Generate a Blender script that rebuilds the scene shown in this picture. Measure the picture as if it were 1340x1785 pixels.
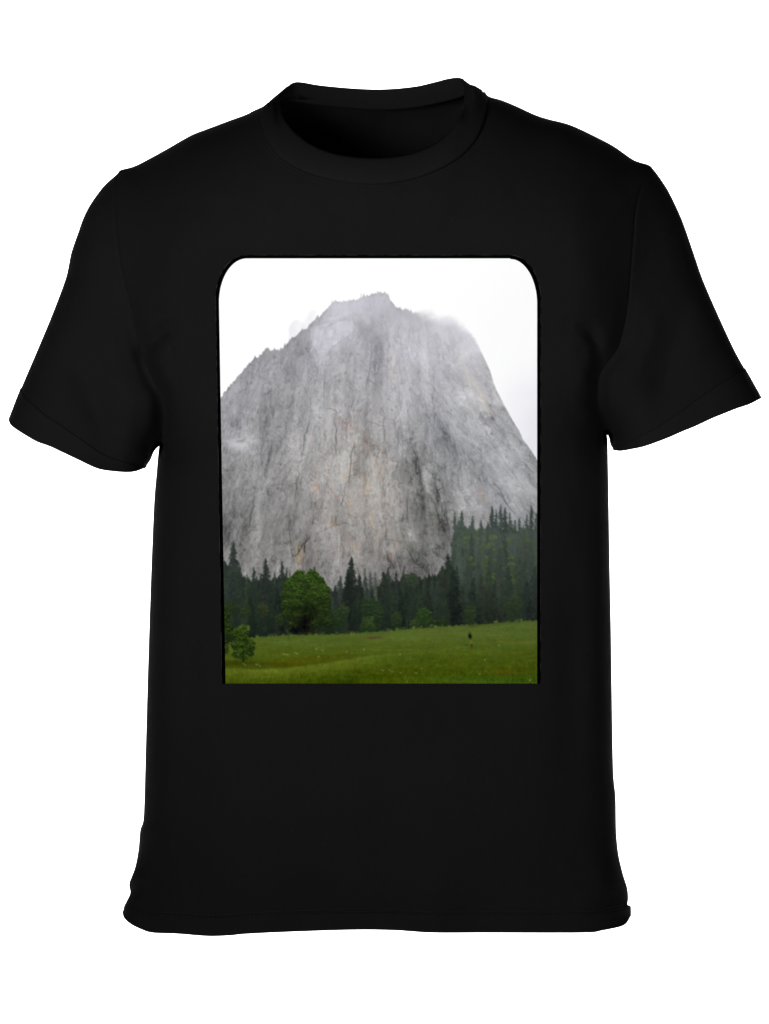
import bpy, math
import numpy as np
from mathutils import Vector

for o in list(bpy.data.objects): bpy.data.objects.remove(o)
scene = bpy.context.scene
COL = scene.collection

# ---------------------------------------------------------------- camera, world, lamps, exposure
S = 0.0005                     # metres per photo pixel at the shirt's side seams
CAMD = 2.6                     # camera distance
cd = bpy.data.cameras.new('camera'); cam = bpy.data.objects.new('camera', cd); COL.objects.link(cam)
cam.location = (0, -CAMD, 0); cam.rotation_euler = (math.radians(90), 0, 0)
cd.sensor_fit = 'VERTICAL'; cd.sensor_height = 36; cd.lens = 36 * CAMD / (1785 * S)
cd.clip_start = .05; cd.clip_end = 60
scene.camera = cam
w = bpy.data.worlds.new('World'); scene.world = w; w.use_nodes = True
w.node_tree.nodes['Background'].inputs[0].default_value = (1, 1, 1, 1)
w.node_tree.nodes['Background'].inputs[1].default_value = 0.04
scene.view_settings.view_transform = 'Standard'; scene.view_settings.look = 'None'
scene.view_settings.exposure = 0; scene.view_settings.gamma = 1; scene.view_settings.use_curve_mapping = False

def area(name, loc, target, sx, sy, power, col=(1, 1, 1), spread=180):
    d = bpy.data.lights.new(name, 'AREA'); d.shape = 'RECTANGLE'; d.size = sx; d.size_y = sy; d.energy = power; d.color = col
    d.spread = math.radians(spread)
    o = bpy.data.objects.new(name, d); COL.objects.link(o); o.location = loc
    o.rotation_euler = (Vector(target) - Vector(loc)).to_track_quat('-Z', 'Y').to_euler(); return o
# studio: one big soft box beside the camera, slightly left and at chest height; wash lamps on the paper
area('key_softbox', (-1.15, -2.6, 0.05), (0, 0, 0.26), 0.7, 0.7, 4.8, spread=44)
area('front_fill', (0.9, -2.6, -0.8), (0, 0, 0.22), 0.9, 0.9, 2.4, spread=50)
for sx in (-1, 1):
    area('paper_lamp', (sx * 3.0, 1.5, 0.3), (sx * .6, 4.6, 0), 0.8, 3.2, 420, spread=150)
# ---------------------------------------------------------------- the printed picture, drawn in code
CX0, CY0, CW, CH = 370, 440, 580, 762            # canvas in print units (0.5 mm each)
rs = np.random.RandomState(7)
YY, XX = np.mgrid[CY0:CY0 + CH, CX0:CX0 + CW].astype(float)

def nz(X, Y, seed=0):
    """smooth value noise in -1..1"""
    xi = np.floor(X).astype(np.int64); yi = np.floor(Y).astype(np.int64)
    fx = X - xi; fy = Y - yi
    fx = fx * fx * (3 - 2 * fx); fy = fy * fy * (3 - 2 * fy)
    def h(a, b):
        n = (a * 374761393 + b * 668265263 + seed * 1442695041) & 0xffffffff
        n = ((n ^ (n >> 13)) * 1274126177) & 0xffffffff
        n = ((n ^ (n >> 15)) * 2246822519) & 0xffffffff
        return ((n ^ (n >> 16)) & 0xffff) / 32767.5 - 1
    return ((h(xi, yi) * (1 - fx) + h(xi + 1, yi) * fx) * (1 - fy)
            + (h(xi, yi + 1) * (1 - fx) + h(xi + 1, yi + 1) * fx) * fy)

def fbm(X, Y, seed=0, octs=4, gain=0.55):
    s = 0; a = 1; t = 0
    for o in range(octs):
        s = s + a * nz(X * 2 ** o + 17.3 * o, Y * 2 ** o - 9.1 * o, seed + o * 31); t += a; a *= gain
    return s / t

def facets(X, Y, seed):
    """cellular facets: distance to the cell border and one random value per cell"""
    xi = np.floor(X).astype(np.int64); yi = np.floor(Y).astype(np.int64)
    d1 = np.full(X.shape, 9.); d2 = np.full(X.shape, 9.); val = np.zeros(X.shape)
    for dx in (-1, 0, 1):
        for dy in (-1, 0, 1):
            a, b = xi + dx, yi + dy
            def h(k):
                n = (a * 73856093 + b * 19349663 + (seed + k) * 83492791) & 0xffffffff
                n = ((n ^ (n >> 13)) * 1274126177) & 0xffffffff
                return ((n ^ (n >> 16)) & 0xffff) / 65535.
            d = np.hypot(a + h(1) - X, b + h(2) - Y); v = h(3)
            near = d < d1
            d2 = np.where(near, d1, np.minimum(d2, d)); val = np.where(near, v, val); d1 = np.where(near, d, d1)
    return d2 - d1, val

def sst(e0, e1, x):
    t = np.clip((x - e0) / (e1 - e0), 0, 1); return t * t * (3 - 2 * t)

def spline(pts, n=8):
    """Catmull-Rom through the points"""
    P = np.array(pts, float); P = np.vstack([2 * P[0] - P[1], P, 2 * P[-1] - P[-2]])
    out = []
    for i in range(1, len(P) - 2):
        for k in range(n):
            t = k / n
            out.append(0.5 * ((2 * P[i]) + (P[i + 1] - P[i - 1]) * t + (2 * P[i - 1] - 5 * P[i] + 4 * P[i + 1] - P[i + 2]) * t * t
                              + (-P[i - 1] + 3 * P[i] - 3 * P[i + 1] + P[i + 2]) * t ** 3))
    out.append(P[-2]); return np.array(out)

def seg_dist(X, Y, ax, ay, bx, by):
    dx, dy = bx - ax, by - ay
    t = np.clip(((X - ax) * dx + (Y - ay) * dy) / (dx * dx + dy * dy + 1e-9), 0, 1)
    return np.hypot(X - ax - t * dx, Y - ay - t * dy), t

class Canvas:
    def __init__(self):
        self.c = np.ones((CH, CW, 3)) * 254.0
    def win(self, x0, y0, x1, y1):
        a = max(0, int(y0 - CY0)); b = min(CH, int(y1 - CY0) + 2)
        l = max(0, int(x0 - CX0)); r = min(CW, int(x1 - CX0) + 2)
        return slice(a, max(a, b)), slice(l, max(l, r))
    def over(self, sl, cov, col):
        cov = cov[..., None]
        self.c[sl] = self.c[sl] * (1 - cov) + np.asarray(col, float) * cov
    def add(self, sl, cov, delta):
        self.c[sl] = self.c[sl] + cov[..., None] * np.asarray(delta, float)
    def stroke(self, pts, w, delta, soft=1.0, taper=True, tex=None):
        pts = np.asarray(pts, float); n = len(pts) - 1
        m = w + soft * 2 + 1
        sl = self.win(pts[:, 0].min() - m, pts[:, 1].min() - m, pts[:, 0].max() + m, pts[:, 1].max() + m)
        X = XX[sl]; Y = YY[sl]
        if X.size == 0: return
        cov = np.zeros_like(X)
        for i in range(n):
            d, t = seg_dist(X, Y, *pts[i], *pts[i + 1])
            tt = (i + t) / n
            ww = w * (np.sin(np.pi * (0.08 + 0.84 * tt)) if taper else 1)
            cov = np.maximum(cov, np.clip((ww / 2 + soft / 2 - d) / soft, 0, 1) * (np.clip(ww / max(w, .01), 0, 1)))
        if tex is not None: cov = cov * tex[sl]
        self.add(sl, cov, np.ones(3) * delta if np.isscalar(delta) else delta)
    def blob(self, x, y, rx, ry, delta, p=1.0, rough=0.0, seed=0, rot=0.0):
        m = max(rx, ry) * 2.2
        sl = self.win(x - m, y - m, x + m, y + m); X = XX[sl] - x; Y = YY[sl] - y
        if X.size == 0: return
        c, s = math.cos(rot), math.sin(rot)
        u = (X * c + Y * s) / rx; v = (-X * s + Y * c) / ry
        r2 = u * u + v * v
        cov = np.exp(-r2 ** p)
        if rough: cov = cov * np.clip(0.6 + rough * fbm(XX[sl] / 5, YY[sl] / 7, seed, 3), 0, 1.6)
        self.add(sl, cov, np.ones(3) * delta if np.isscalar(delta) else delta)

def paint_picture():
    C = Canvas(); X, Y = XX, YY
    # sky: blank cloud with a cool breath low on the right
    cool = sst(600, 720, Y) * sst(840, 930, X) * (0.75 + .25 * nz(X / 40, Y / 18, 3))
    C.c -= cool[..., None] * np.array([13, 14, 5.])
    # faint spire standing in the cloud
    def poly_mask(pts, blur):
        p = spline(pts, 4); p = np.vstack([p, p[:1]]); m = np.zeros((CH, CW), bool); Xw = X + 1.5 * nz(X / 5, Y / 5, 81)
        for (x0, y0), (x1, y1) in zip(p[:-1], p[1:]):
            if y0 != y1: m ^= ((y0 > Y) != (y1 > Y)) & (Xw < (x1 - x0) * (Y - y0) / (y1 - y0) + x0)
        m = m.astype(float)
        for _ in range(blur): m = (m + np.roll(m, 1, 0) + np.roll(m, -1, 0) + np.roll(m, 1, 1) + np.roll(m, -1, 1)) / 5
        return m
    g1 = poly_mask([(503, 600), (503.5, 580), (505, 568), (511, 560), (519, 557), (527, 562), (534, 572), (530, 600), (515, 612)], 5) * sst(545, 505, X) * .95
    g2 = poly_mask([(526, 568), (532, 556), (538, 545), (545, 540), (550, 546), (547, 560), (545, 585), (530, 590)], 9) * .6
    gm = np.clip(g1 + g2, 0, 1) * (.85 + .25 * fbm(X / 5, Y / 8, 83, 3))
    C.c -= gm[..., None] * np.array([24, 26, 21.])
    # ---- the rock
    ridge = spline([(360, 728), (384, 696), (400, 672), (427, 643), (443, 627), (456, 616), (467, 608), (472, 611), (492, 608), (503, 597),
                    (523, 578), (537, 570), (546, 560), (559, 550), (572, 535), (582, 525), (600, 525), (627, 520), (647, 513), (660, 509.5),
                    (667, 509), (676, 512), (680, 521), (691, 534), (708, 540), (727, 546), (754, 549), (785, 555), (803, 565), (823, 585), (837, 610),
                    (853, 644), (862, 672), (875, 699), (891, 728), (904, 750), (909, 762), (922, 780), (937, 803), (960, 838)])
    o = np.argsort(ridge[:, 0]); xs = np.arange(CX0, CX0 + CW)
    ry = np.interp(xs, ridge[o, 0], ridge[o, 1])
    scr = np.clip(nz(xs / 1.7, xs * 0, 5), 0, 1) * 3.2 + nz(xs / 6, xs * 0, 6) * 1.8
    scr *= np.where((xs > 722) & (xs < 850), 0.2, 1) * np.where(xs >= 850, 0.35, 1)
    ry = ry - scr
    for (sx, sh) in [(478, 4), (496, 7), (489, 4), (554, 4), (629, 5), (634, 4), (640, 3), (716, 5), (711, 3), (908, 3), (444, 3), (466, 3)]:
        ry = ry - sh * np.exp(-((xs - sx) / 1.1) ** 2)
    soft = 1.6 + 26 * np.exp(-((xs - 768) / 42) ** 4) + 10 * np.exp(-((xs - 815) / 26) ** 2)
    wob = 8 * fbm(X / 24, Y / 13, 8, 4, .6) * sst(2, 12, soft)[None, :]
    cov = sst(-0.5, 0.5, (Y - ry[None, :] + wob - soft[None, :] * .15) / soft[None, :])
    tone = np.array([(400, 700, 152, 152, 157), (430, 660, 160, 160, 165), (470, 635, 156, 155, 160), (480, 700, 142, 142, 145), (460, 740, 134, 134, 136),
        (415, 735, 152, 152, 156), (392, 790, 140, 140, 142), (400, 830, 132, 131, 132), (440, 800, 130, 130, 131), (420, 880, 124, 123, 123),
        (400, 940, 112, 111, 111), (450, 950, 126, 125, 124), (500, 650, 150, 150, 154), (520, 615, 152, 151, 156), (560, 590, 184, 183, 191),
        (552, 640, 166, 166, 171), (600, 580, 178, 177, 185), (640, 530, 192, 191, 200), (600, 545, 198, 197, 206), (640, 575, 166, 165, 171),
        (600, 620, 162, 162, 166), (600, 680, 162, 162, 164), (560, 700, 160, 160, 163), (520, 720, 150, 150, 153), (530, 770, 164, 163, 164),
        (600, 740, 160, 157, 157), (500, 820, 146, 145, 145), (560, 830, 156, 154, 153), (620, 800, 162, 160, 157), (620, 880, 152, 149, 146),
        (560, 900, 144, 142, 141), (520, 960, 132, 130, 128), (600, 950, 142, 139, 137), (650, 840, 166, 163, 159), (650, 900, 153, 150, 147),
        (640, 980, 122, 120, 118), (560, 1000, 120, 118, 117), (660, 600, 166, 165, 170), (680, 560, 176, 175, 182), (700, 600, 190, 189, 197),
        (740, 600, 192, 191, 198), (780, 595, 186, 185, 192), (815, 610, 200, 199, 205), (700, 680, 174, 174, 178), (740, 680, 176, 176, 181),
        (790, 680, 174, 174, 178), (830, 680, 184, 183, 186), (720, 760, 160, 160, 162), (765, 750, 150, 151, 156), (800, 760, 158, 159, 163),
        (850, 740, 168, 168, 172), (890, 780, 164, 165, 168), (925, 830, 158, 159, 162), (790, 805, 148, 149, 152), (722, 820, 134, 134, 134),
        (700, 870, 142, 140, 138), (740, 890, 116, 116, 115), (760, 930, 110, 109, 109), (730, 970, 108, 107, 106), (695, 930, 140, 138, 135),
        (680, 990, 104, 102, 102), (820, 860, 160, 159, 161), (860, 830, 150, 151, 155), (885, 885, 150, 151, 154), (800, 900, 146, 145, 146),
        (925, 885, 140, 142, 144)], float)
    num = np.zeros((CH, CW, 3)); den = np.zeros((CH, CW))
    wx = X + 9 * nz(X / 22, Y / 22, 41); wy = Y + 14 * nz(X / 20, Y / 20, 42)
    for t in tone:
        w = 1 / ((wx - t[0]) ** 2 + ((wy - t[1]) * .8) ** 2 + 90) ** 1.6
        num += w[..., None] * t[2:]; den += w
    rock = num / den[..., None]
    # streaks follow the fall of the face, fanning outward from the summit
    q = np.where(X < 655, (X - 655) / (1 + .0011 * (Y - 750)), (X - 655) / (1 + .0017 * np.clip((X - 655) / 90, 0, 1) * (Y - 750)))
    amp = 0.58 + .24 * sst(560, 760, Y)
    rock += (7 * sst(560, 700, Y))[..., None]
    q2 = q + 3 * nz(X / 15, Y / 40, 51)
    def relief(q2, Y, s0):
        t = (10 * fbm(q2 / 9, Y / 60, 11 + s0, 3) + 8 * fbm(q2 / 3.2, Y / 20, 14 + s0, 3) + 9 * fbm(q2 / 1.5, Y / 4.5, 17 + s0, 2))
        rid = 1 - np.abs(fbm(q2 / 7, Y / 42, 27 + s0, 4, .6)) * 3.2
        t -= 22 * np.clip(rid, 0, 1) ** 3 * sst(-.2, .5, nz(X / 30, Y / 38, 28) + .25)
        for (cx_, cy_, e_, tone_, dk) in ((26, 150, .04, 20, 16), (17, 60, .05, 20, 22), (7, 22, .07, 12, 18), (3.2, 7, .10, 8, 10)):
            ed, vl = facets(q2 / cx_ + .6 * fbm(X / 14, Y / 14, 33 + s0, 2), Y / cy_ + .35 * fbm(X / 9, Y / 9, 35 + s0, 2), int(cx_) + s0)
            msk = .25 + .75 * sst(-.3, .5, nz(X / 26 + cx_, Y / 30, 36))
            t += tone_ * (vl - .5) - dk * msk * sst(e_ * 2, 0, ed) + 7 * msk * sst(e_ * 2, 0, np.abs(ed - e_ * 3))
        return t
    wR = sst(-22, 18, X - (757 + (Y - 690) * .64)) * sst(600, 700, Y)
    st = relief(q2, Y, 0) * (1 - wR) + relief((X - .72 * (Y - 750)) * .85 + 3 * nz(X / 15, Y / 15, 52), Y, 200) * wR
    st += 8 * fbm(X / 7, Y / 7, 21, 4, .7) + 6 * nz(X / 1.35, Y / 1.5, 23) + 17 * fbm(q2 / 20, Y / 230, 401, 2) + 10 * fbm(X / 30, Y / 34, 402, 2)
    rid = 1 - np.abs(fbm(X / 11 + 3, Y / 8, 67, 4, .6)) * 4
    st -= 16 * np.clip(rid, 0, 1) ** 3 * sst(0, .5, nz(X / 34, Y / 30, 68) + .1)
    st += 9 * np.clip(nz(X / 1.8, Y / 2.6, 69) - .35, 0, 1)
    VT = np.clip(.75 + 1.5 * (fbm(q2 / 2.6, Y / 13, 301, 3, .7) * (1 - wR) + fbm((X - .72 * Y) / 2.6, Y / 10, 302, 3, .7) * wR) + .5 * fbm(X / 4, Y / 5, 303, 3), 0, 1.9)
    hazeup = 1 - .5 * sst(640, 540, Y)
    rock = rock + (st * amp * hazeup)[..., None]
    # iron stains: low-chroma ochre and rose, mostly in the middle of the face
    zone = np.exp(-((X - 610) / 95) ** 2 - ((Y - 850) / 130) ** 2) + .35 * np.exp(-((X - 690) / 60) ** 2 - ((Y - 960) / 60) ** 2)
    stain = sst(.12, .62, fbm(q2 / 8, Y / 17, 61, 4, .6)) * zone
    rock += stain[..., None] * np.array([11, 0, -6])
    stain = sst(.2, .6, fbm(q2 / 4, Y / 9, 64, 3, .6)) * zone
    rock += stain[..., None] * np.array([9, 1, -4])
    m3 = cov[..., None]
    base = C.c.copy()
    C.c = rock
    # sunlit-looking pale slabs and slopes near the summit
    poly = spline([(541, 572), (560, 566), (590, 560), (616, 562), (616, 574), (600, 590), (584, 600), (571, 616), (568, 634), (564, 652), (556, 644), (549, 620), (542, 600), (541, 572)], 5)
    inside = np.zeros((CH, CW), bool)
    for (x0, y0), (x1, y1) in zip(poly[:-1], poly[1:]):
        if y0 != y1:
            c_ = ((y0 > Y) != (y1 > Y)) & (X < (x1 - x0) * (Y - y0) / (y1 - y0) + x0 + 2 * nz(X / 4, Y / 4, 71)); inside ^= c_
    k3 = inside.astype(float)
    for _ in range(2):
        k3 = (k3 + np.roll(k3, 1, 0) + np.roll(k3, -1, 0) + np.roll(k3, 1, 1) + np.roll(k3, -1, 1)) / 5
    C.c += (k3 * 17 * (.9 + .5 * nz(X / 8, Y / 10, 72)))[..., None] * np.array([1, .98, 1.05])
    for (p, w, d) in [([(556, 560), (575, 556), (600, 548), (620, 541)], 9, 12), ([(546, 572), (570, 570), (590, 560), (618, 556)], 3, -11), ([(556, 552), (585, 550), (600, 540)], 3, -8),
                      ([(624, 540), (640, 545), (660, 540)], 7, 9), ([(625, 560), (628, 575), (624, 600)], 5, -12), ([(640, 548), (650, 560), (645, 580)], 9, -9), ([(680, 545), (700, 556), (716, 575)], 12, 7),
                      ([(567, 572), (575, 565), (580, 560)], 1.5, -14), ([(584, 602), (598, 592), (616, 580)], 2.5, -12), ([(570, 618), (580, 604), (588, 602)], 3, -10), ([(545, 600), (552, 620), (556, 645)], 4, -12)]:
        C.stroke(spline(p, 4), w, d, w * .8)
    R = rs.rand
    def vein(pts, w, d, soft=1.2, jit=2.0, n=4, tex=None):
        p = spline(pts, n); p = p + np.c_[rs.randn(len(p)) * jit * .5, rs.randn(len(p)) * jit * .2]
        C.stroke(p, w, d, soft, True, tex)
    # broad dark water streaks (soft)
    for (pts, w, d) in [([(508, 652), (512, 680), (506, 715), (500, 740)], 9, -17), ([(478, 668), (470, 710), (462, 745), (455, 775)], 12, -14),
                        ([(488, 690), (470, 735)], 8, -8), ([(530, 580), (545, 630), (556, 665)], 9, -13), ([(540, 640), (535, 665)], 10, -10),
                        ([(474, 770), (466, 810), (452, 862)], 5, -26), ([(411, 830), (406, 900), (398, 940)], 6, -22),
                        ([(432, 850), (425, 900), (432, 945)], 9, -17), ([(400, 800), (396, 850)], 8, -12),
                        ([(620, 575), (618, 640), (612, 720)], 7, -7), ([(664, 560), (664, 620), (668, 700)], 10, -9),
                        ([(676, 600), (674, 690), (668, 780), (664, 880)], 5, -9),
                        ([(716, 745), (722, 790), (733, 850), (737, 915)], 9, -26), ([(722, 790), (712, 860), (708, 915)], 5, -13),
                        ([(744, 810), (757, 860), (770, 920), (775, 980)], 15, -21), ([(760, 830), (766, 885), (772, 930)], 6, -16),
                        ([(668, 895), (674, 950), (683, 1000)], 8, -26), ([(674, 900), (690, 960), (700, 1000)], 4, -12),
                        ([(756, 640), (757, 700), (760, 760)], 5, -12), ([(757, 700), (775, 760), (800, 815)], 20, -11),
                        ([(790, 775), (820, 800), (850, 838), (886, 884)], 7, -13), ([(800, 745), (840, 800), (868, 830)], 10, -7),
                        ([(865, 730), (888, 775), (905, 800)], 9, -7), ([(690, 690), (697, 740), (704, 780)], 6, -11),
                        ([(800, 790), (830, 830), (858, 858)], 6, -13), ([(505, 850), (508, 930), (512, 970)], 4, -10),
                        ([(674, 735), (677, 775), (669, 830), (668, 880), (673, 930), (683, 1000)], 9, -17), ([(713, 722), (720, 770), (729, 810), (737, 868), (741, 930)], 12, -23),
                        ([(748, 806), (762, 850), (771, 890), (778, 950), (780, 985)], 15, -22), ([(408, 820), (404, 870), (399, 925)], 8, -18), ([(474, 664), (466, 705), (460, 745), (451, 825)], 15, -13),
                        ([(392, 880), (395, 930), (400, 960)], 9, -14), ([(436, 860), (432, 900), (428, 935)], 10, -13),
                        ([(761, 672), (765, 735), (785, 765), (810, 785), (832, 824), (860, 855), (884, 878)], 10, -15), ([(770, 735), (790, 790), (815, 815)], 26, -12),
                        ([(878, 730), (905, 770), (930, 803)], 7, -10), ([(845, 700), (862, 740), (890, 790)], 8, -7), ([(652, 556), (655, 600), (652, 650), (657, 700)], 11, -14),
                        ([(662, 540), (672, 575), (678, 620)], 8, -12), ([(628, 548), (636, 580), (640, 640)], 7, -9), ([(686, 700), (690, 760), (684, 800)], 10, -9), ([(600, 600), (596, 640), (588, 700)], 5, -9),
                        ([(575, 610), (572, 660), (566, 710)], 4, -9), ([(700, 870), (702, 920), (712, 960)], 8, -14), ([(520, 840), (514, 900), (512, 950)], 5, -12), ([(545, 850), (540, 900)], 5, -8),
                        ([(640, 700), (636, 760), (640, 800)], 5, -8), ([(740, 680), (744, 740), (742, 800)], 6, -10), ([(725, 620), (730, 660), (735, 720)], 5, -8), ([(810, 640), (830, 700), (850, 760)], 5, -8),
                        ([(690, 556), (712, 590), (724, 640)], 16, 9), ([(735, 570), (742, 620), (745, 660)], 14, 6), ([(775, 860), (800, 880), (790, 920)], 14, 8), ([(640, 760), (645, 840), (652, 900)], 18, 7),
                        ([(700, 880), (716, 930), (722, 960)], 10, 12), ([(595, 560), (620, 556), (640, 552)], 9, 7)]:
        vein(pts, w, d * 1.05, w * .65, 2.2, 4, VT)
    # the strong hand-placed cracks
    for (pts, w, d) in [([(542, 715), (536, 745), (528, 775), (525, 815)], 2.2, -38), ([(568, 640), (566, 680), (564, 715)], 1.6, -26),
                        ([(587, 650), (583, 680)], 1.2, -26), ([(616, 575), (610, 620), (600, 665)], 1.2, -18),
                        ([(649, 585), (645, 640), (634, 690)], 1.4, -28), ([(620, 765), (614, 785), (609, 830), (606, 860)], 2.0, -42),
                        ([(608, 830), (600, 855), (597, 880)], 1.6, -32), ([(580, 725), (586, 750), (585, 780), (584, 800)], 2.6, -34),
                        ([(568, 716), (574, 712), (584, 716), (592, 722)], 1.8, -34), ([(610, 715), (625, 716), (636, 712)], 1.4, -22),
                        ([(522, 822), (520, 830), (516, 850), (512, 880)], 2.4, -38), ([(470, 665), (466, 700)], 1.6, -20),
                        ([(506, 866), (504, 920), (508, 960), (512, 985)], 2.2, -24), ([(505, 950), (512, 970), (523, 958), (530, 944), (545, 935)], 2.0, -40),
                        ([(532, 922), (532, 950), (531, 985)], 1.8, -38), ([(490, 944), (505, 951)], 1.8, -30),
                        ([(544, 935), (560, 925), (590, 914), (620, 908)], 1.6, -26), ([(575, 922), (573, 950)], 1.5, -26),
                        ([(590, 800), (592, 830)], 1.4, -22), ([(598, 862), (594, 885)], 1.8, -34),
                        ([(480, 745), (492, 744)], 2.6, -30), ([(551, 960), (560, 964), (553, 970)], 1.8, -22),
                        ([(672, 525), (675, 560)], 1.2, -14), ([(755, 625), (756, 680), (758, 745), (757, 790)], 1.4, -24),
                        ([(690, 645), (697, 690), (699, 720)], 1.4, -24), ([(670, 700), (669, 750), (674, 780)], 1.4, -26),
                        ([(718, 575), (726, 600), (737, 615)], 1.1, -14), ([(770, 612), (772, 640)], 1.0, -10),
                        ([(684, 595), (704, 602)], 1.2, -14), ([(840, 672), (853, 676)], 1.3, -18),
                        ([(740, 885), (752, 886)], 1.4, -26), ([(705, 950), (720, 975), (724, 985)], 2.2, -34),
                        ([(862, 850), (884, 880), (900, 902)], 2.0, -34), ([(845, 820), (870, 852), (886, 885)], 1.8, -26),
                        ([(712, 800), (710, 900), (712, 935)], 1.3, -26), ([(697, 850), (698, 900)], 1.3, -20),
                        ([(774, 860), (782, 920), (790, 955)], 1.8, -22), ([(430, 850), (424, 885)], 1.6, -22), ([(443, 876), (432, 925)], 2.6, -28),
                        ([(690, 965), (700, 1000)], 1.4, -28), ([(660, 930), (662, 990)], 1.3, -22)]:
        vein(pts, w * 1.1, d * 1.15, 1.2, 2.0)
    # fissures: hundreds of short, fine, mostly falling lines
    for k in range(1500):
        x = 385 + R() * 552; y = 540 + R() * 460
        lean = -(655 - x) * .0011 if x < 655 else (x - 655) * .0022 * (0.4 + .6 * (x > 760))
        L = 4 + 22 * R() ** 2; n = 3 + int(L / 6)
        a = lean + rs.randn() * .16
        if R() < .22: a = rs.randn() * 1.6; L *= .6
        p = [(x + a * t * L + rs.randn() * .8, y + t * L) for t in np.linspace(0, 1, n)]
        fade = (.45 + .55 * np.clip((y - 560) / 180, 0, 1)) * (1 if x < 760 else .7)
        C.stroke(p, .6 + 1.1 * R(), (-13 - 26 * R()) * fade if R() < .75 else 9 * fade, 1.0)
    # flecks and overhang shadows
    for k in range(420):
        x = 385 + R() * 552; y = 600 + R() * 400
        C.blob(x, y, 1 + 2.6 * R(), .8 + 2.2 * R(), -8 - 20 * R() if R() < .7 else 12, 1.3, rot=R() * 3)
    # stains with a place of their own
    for (x, y, a, b, d, r) in [(605, 741, 9, 8, (16, -3, -7), 0), (684, 634, 2.2, 18, (22, 12, -8), .04), (688, 650, 2, 8, (20, 8, -8), 0), (638, 617, 2, 4, (18, 6, -6), 0),
                               (814, 618, 3, 7, (16, 12, 2), 0), (795, 612, 4, 9, (16, 12, 4), .2), (806, 635, 4, 16, (14, 10, 0), -.4), (820, 660, 5, 18, (16, 10, -2), -.6),
                               (838, 690, 6, 20, (16, 11, 0), -.4), (850, 715, 4, 14, (12, 6, -4), -.5), (756, 705, 1.5, 16, (24, 20, 14), 0), (525, 968, 6, 18, (14, 1, -14), .05),
                               (518, 965, 3, 22, (18, 2, -16), 0), (624, 958, 3, 13, (26, 2, -18), 0), (613, 958, 4, 10, (14, 2, -12), 0), (655, 945, 3, 14, (14, 0, -12), 0),
                               (610, 880, 5, 12, (14, 2, -12), 0), (575, 905, 5, 10, (14, 2, -12), 0), (585, 912, 3, 7, (18, 0, -16), 0), (648, 905, 4, 12, (16, 2, -14), 0),
                               (550, 850, 6, 12, (12, 2, -9), 0), (640, 850, 7, 14, (14, 3, -11), 0), (680, 965, 3, 24, (14, 0, -8), -.2), (838, 862, 7, 8, (18, 6, -4), 0),
                               (848, 905, 6, 9, (16, 6, -6), 0), (600, 830, 4, 9, (12, 2, -10), 0), (655, 800, 4, 9, (10, 2, -9), 0)]:
        C.blob(x, y, a, b, d, 1.2, .8, int(x), r)
    # the water thread
    C.stroke([(590, 902), (590.5, 940), (590, 975), (590, 998)], 1.5, 26, 1.2)
    C.stroke([(535, 975), (531, 995)], 2, 18, 1.5)
    # scrub clinging to the lower right of the face
    for k in range(75):
        x = 700 + R() * 92; y = 868 + R() * 112
        if R() < .3: x = 735 + 30 * R(); y = 890 + 90 * R()
        C.blob(x, y, 1.5 + 4 * R(), 1.5 + 4 * R(), (lambda v: (-v, -v * .86, -v * 1.04))(5 + 16 * R()), 1.3, .8, k)
    for (x, y, a, b) in [(738, 987, 6, 6), (734, 982, 5, 4), (764, 900, 8, 7), (762, 972, 6, 7), (716, 955, 3, 10), (732, 964, 8, 5), (720, 964, 3, 9), (766, 955, 8, 4), (758, 830, 3, 12), (704, 953, 2, 6)]:
        C.blob(x, y, a, b, (-26, -20, -29), 1.5, .8, int(x + y))
    # cloud scraps and mist over the rock
    for (x, y, a, b, d) in [(424, 768, 20, 13, 46), (414, 780, 22, 10, 30), (434, 758, 12, 14, 26), (400, 772, 16, 12, 16), (440, 785, 12, 10, 16), (552, 713, 9, 9, 16), (560, 722, 7, 5, 16),
                            (388, 745, 10, 20, 10), (470, 740, 12, 10, 6)]:
        sl = C.win(x - 60, y - 60, x + 60, y + 60)
        r2 = ((X[sl] - x) / a) ** 2 + ((Y[sl] - y) / b) ** 2
        k_ = np.exp(-r2) * np.clip(.85 + 1.5 * fbm((X[sl] + Y[sl] * .5) / 13, Y[sl] / 8, 91, 4, .6), 0, 1.8) * d / 88
        C.over(sl, np.clip(k_, 0, 1), (208, 208, 213))
    mist = .2 * sst(620, 520, Y) * sst(560, 600, X) + .5 * np.exp(-((X - 790) / 60) ** 2 - ((Y - 560) / 30) ** 2) + .7 * np.exp(-((X - 826) / 20) ** 2 - ((Y - 590) / 40) ** 2)
    mist = np.clip(mist * (.9 + .5 * nz(X / 20, Y / 12, 93)), 0, .85)
    C.c = C.c * (1 - mist[..., None]) + np.array([222, 221, 229.]) * mist[..., None]
    # rim scrub on the near ridges, a shade darker
    rim = np.exp(-((Y - ry[None, :] - 3) / 4) ** 2) * (xs < 700)[None, :] * np.clip(.4 + nz(X / 2.5, Y / 3, 95), 0, 1)
    C.c -= (rim * 16)[..., None] * np.array([1, .95, 1.0])
    C.c = base * (1 - m3) + C.c * m3

    # ---- forest
    meadow = lambda x: np.interp(x, [370, 393, 430, 450, 500, 560, 620, 650, 700, 750, 800, 850, 936, 960], [1125, 1121, 1113, 1110, 1107, 1106, 1104, 1102, 1097, 1093, 1090, 1087, 1081, 1079])
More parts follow.
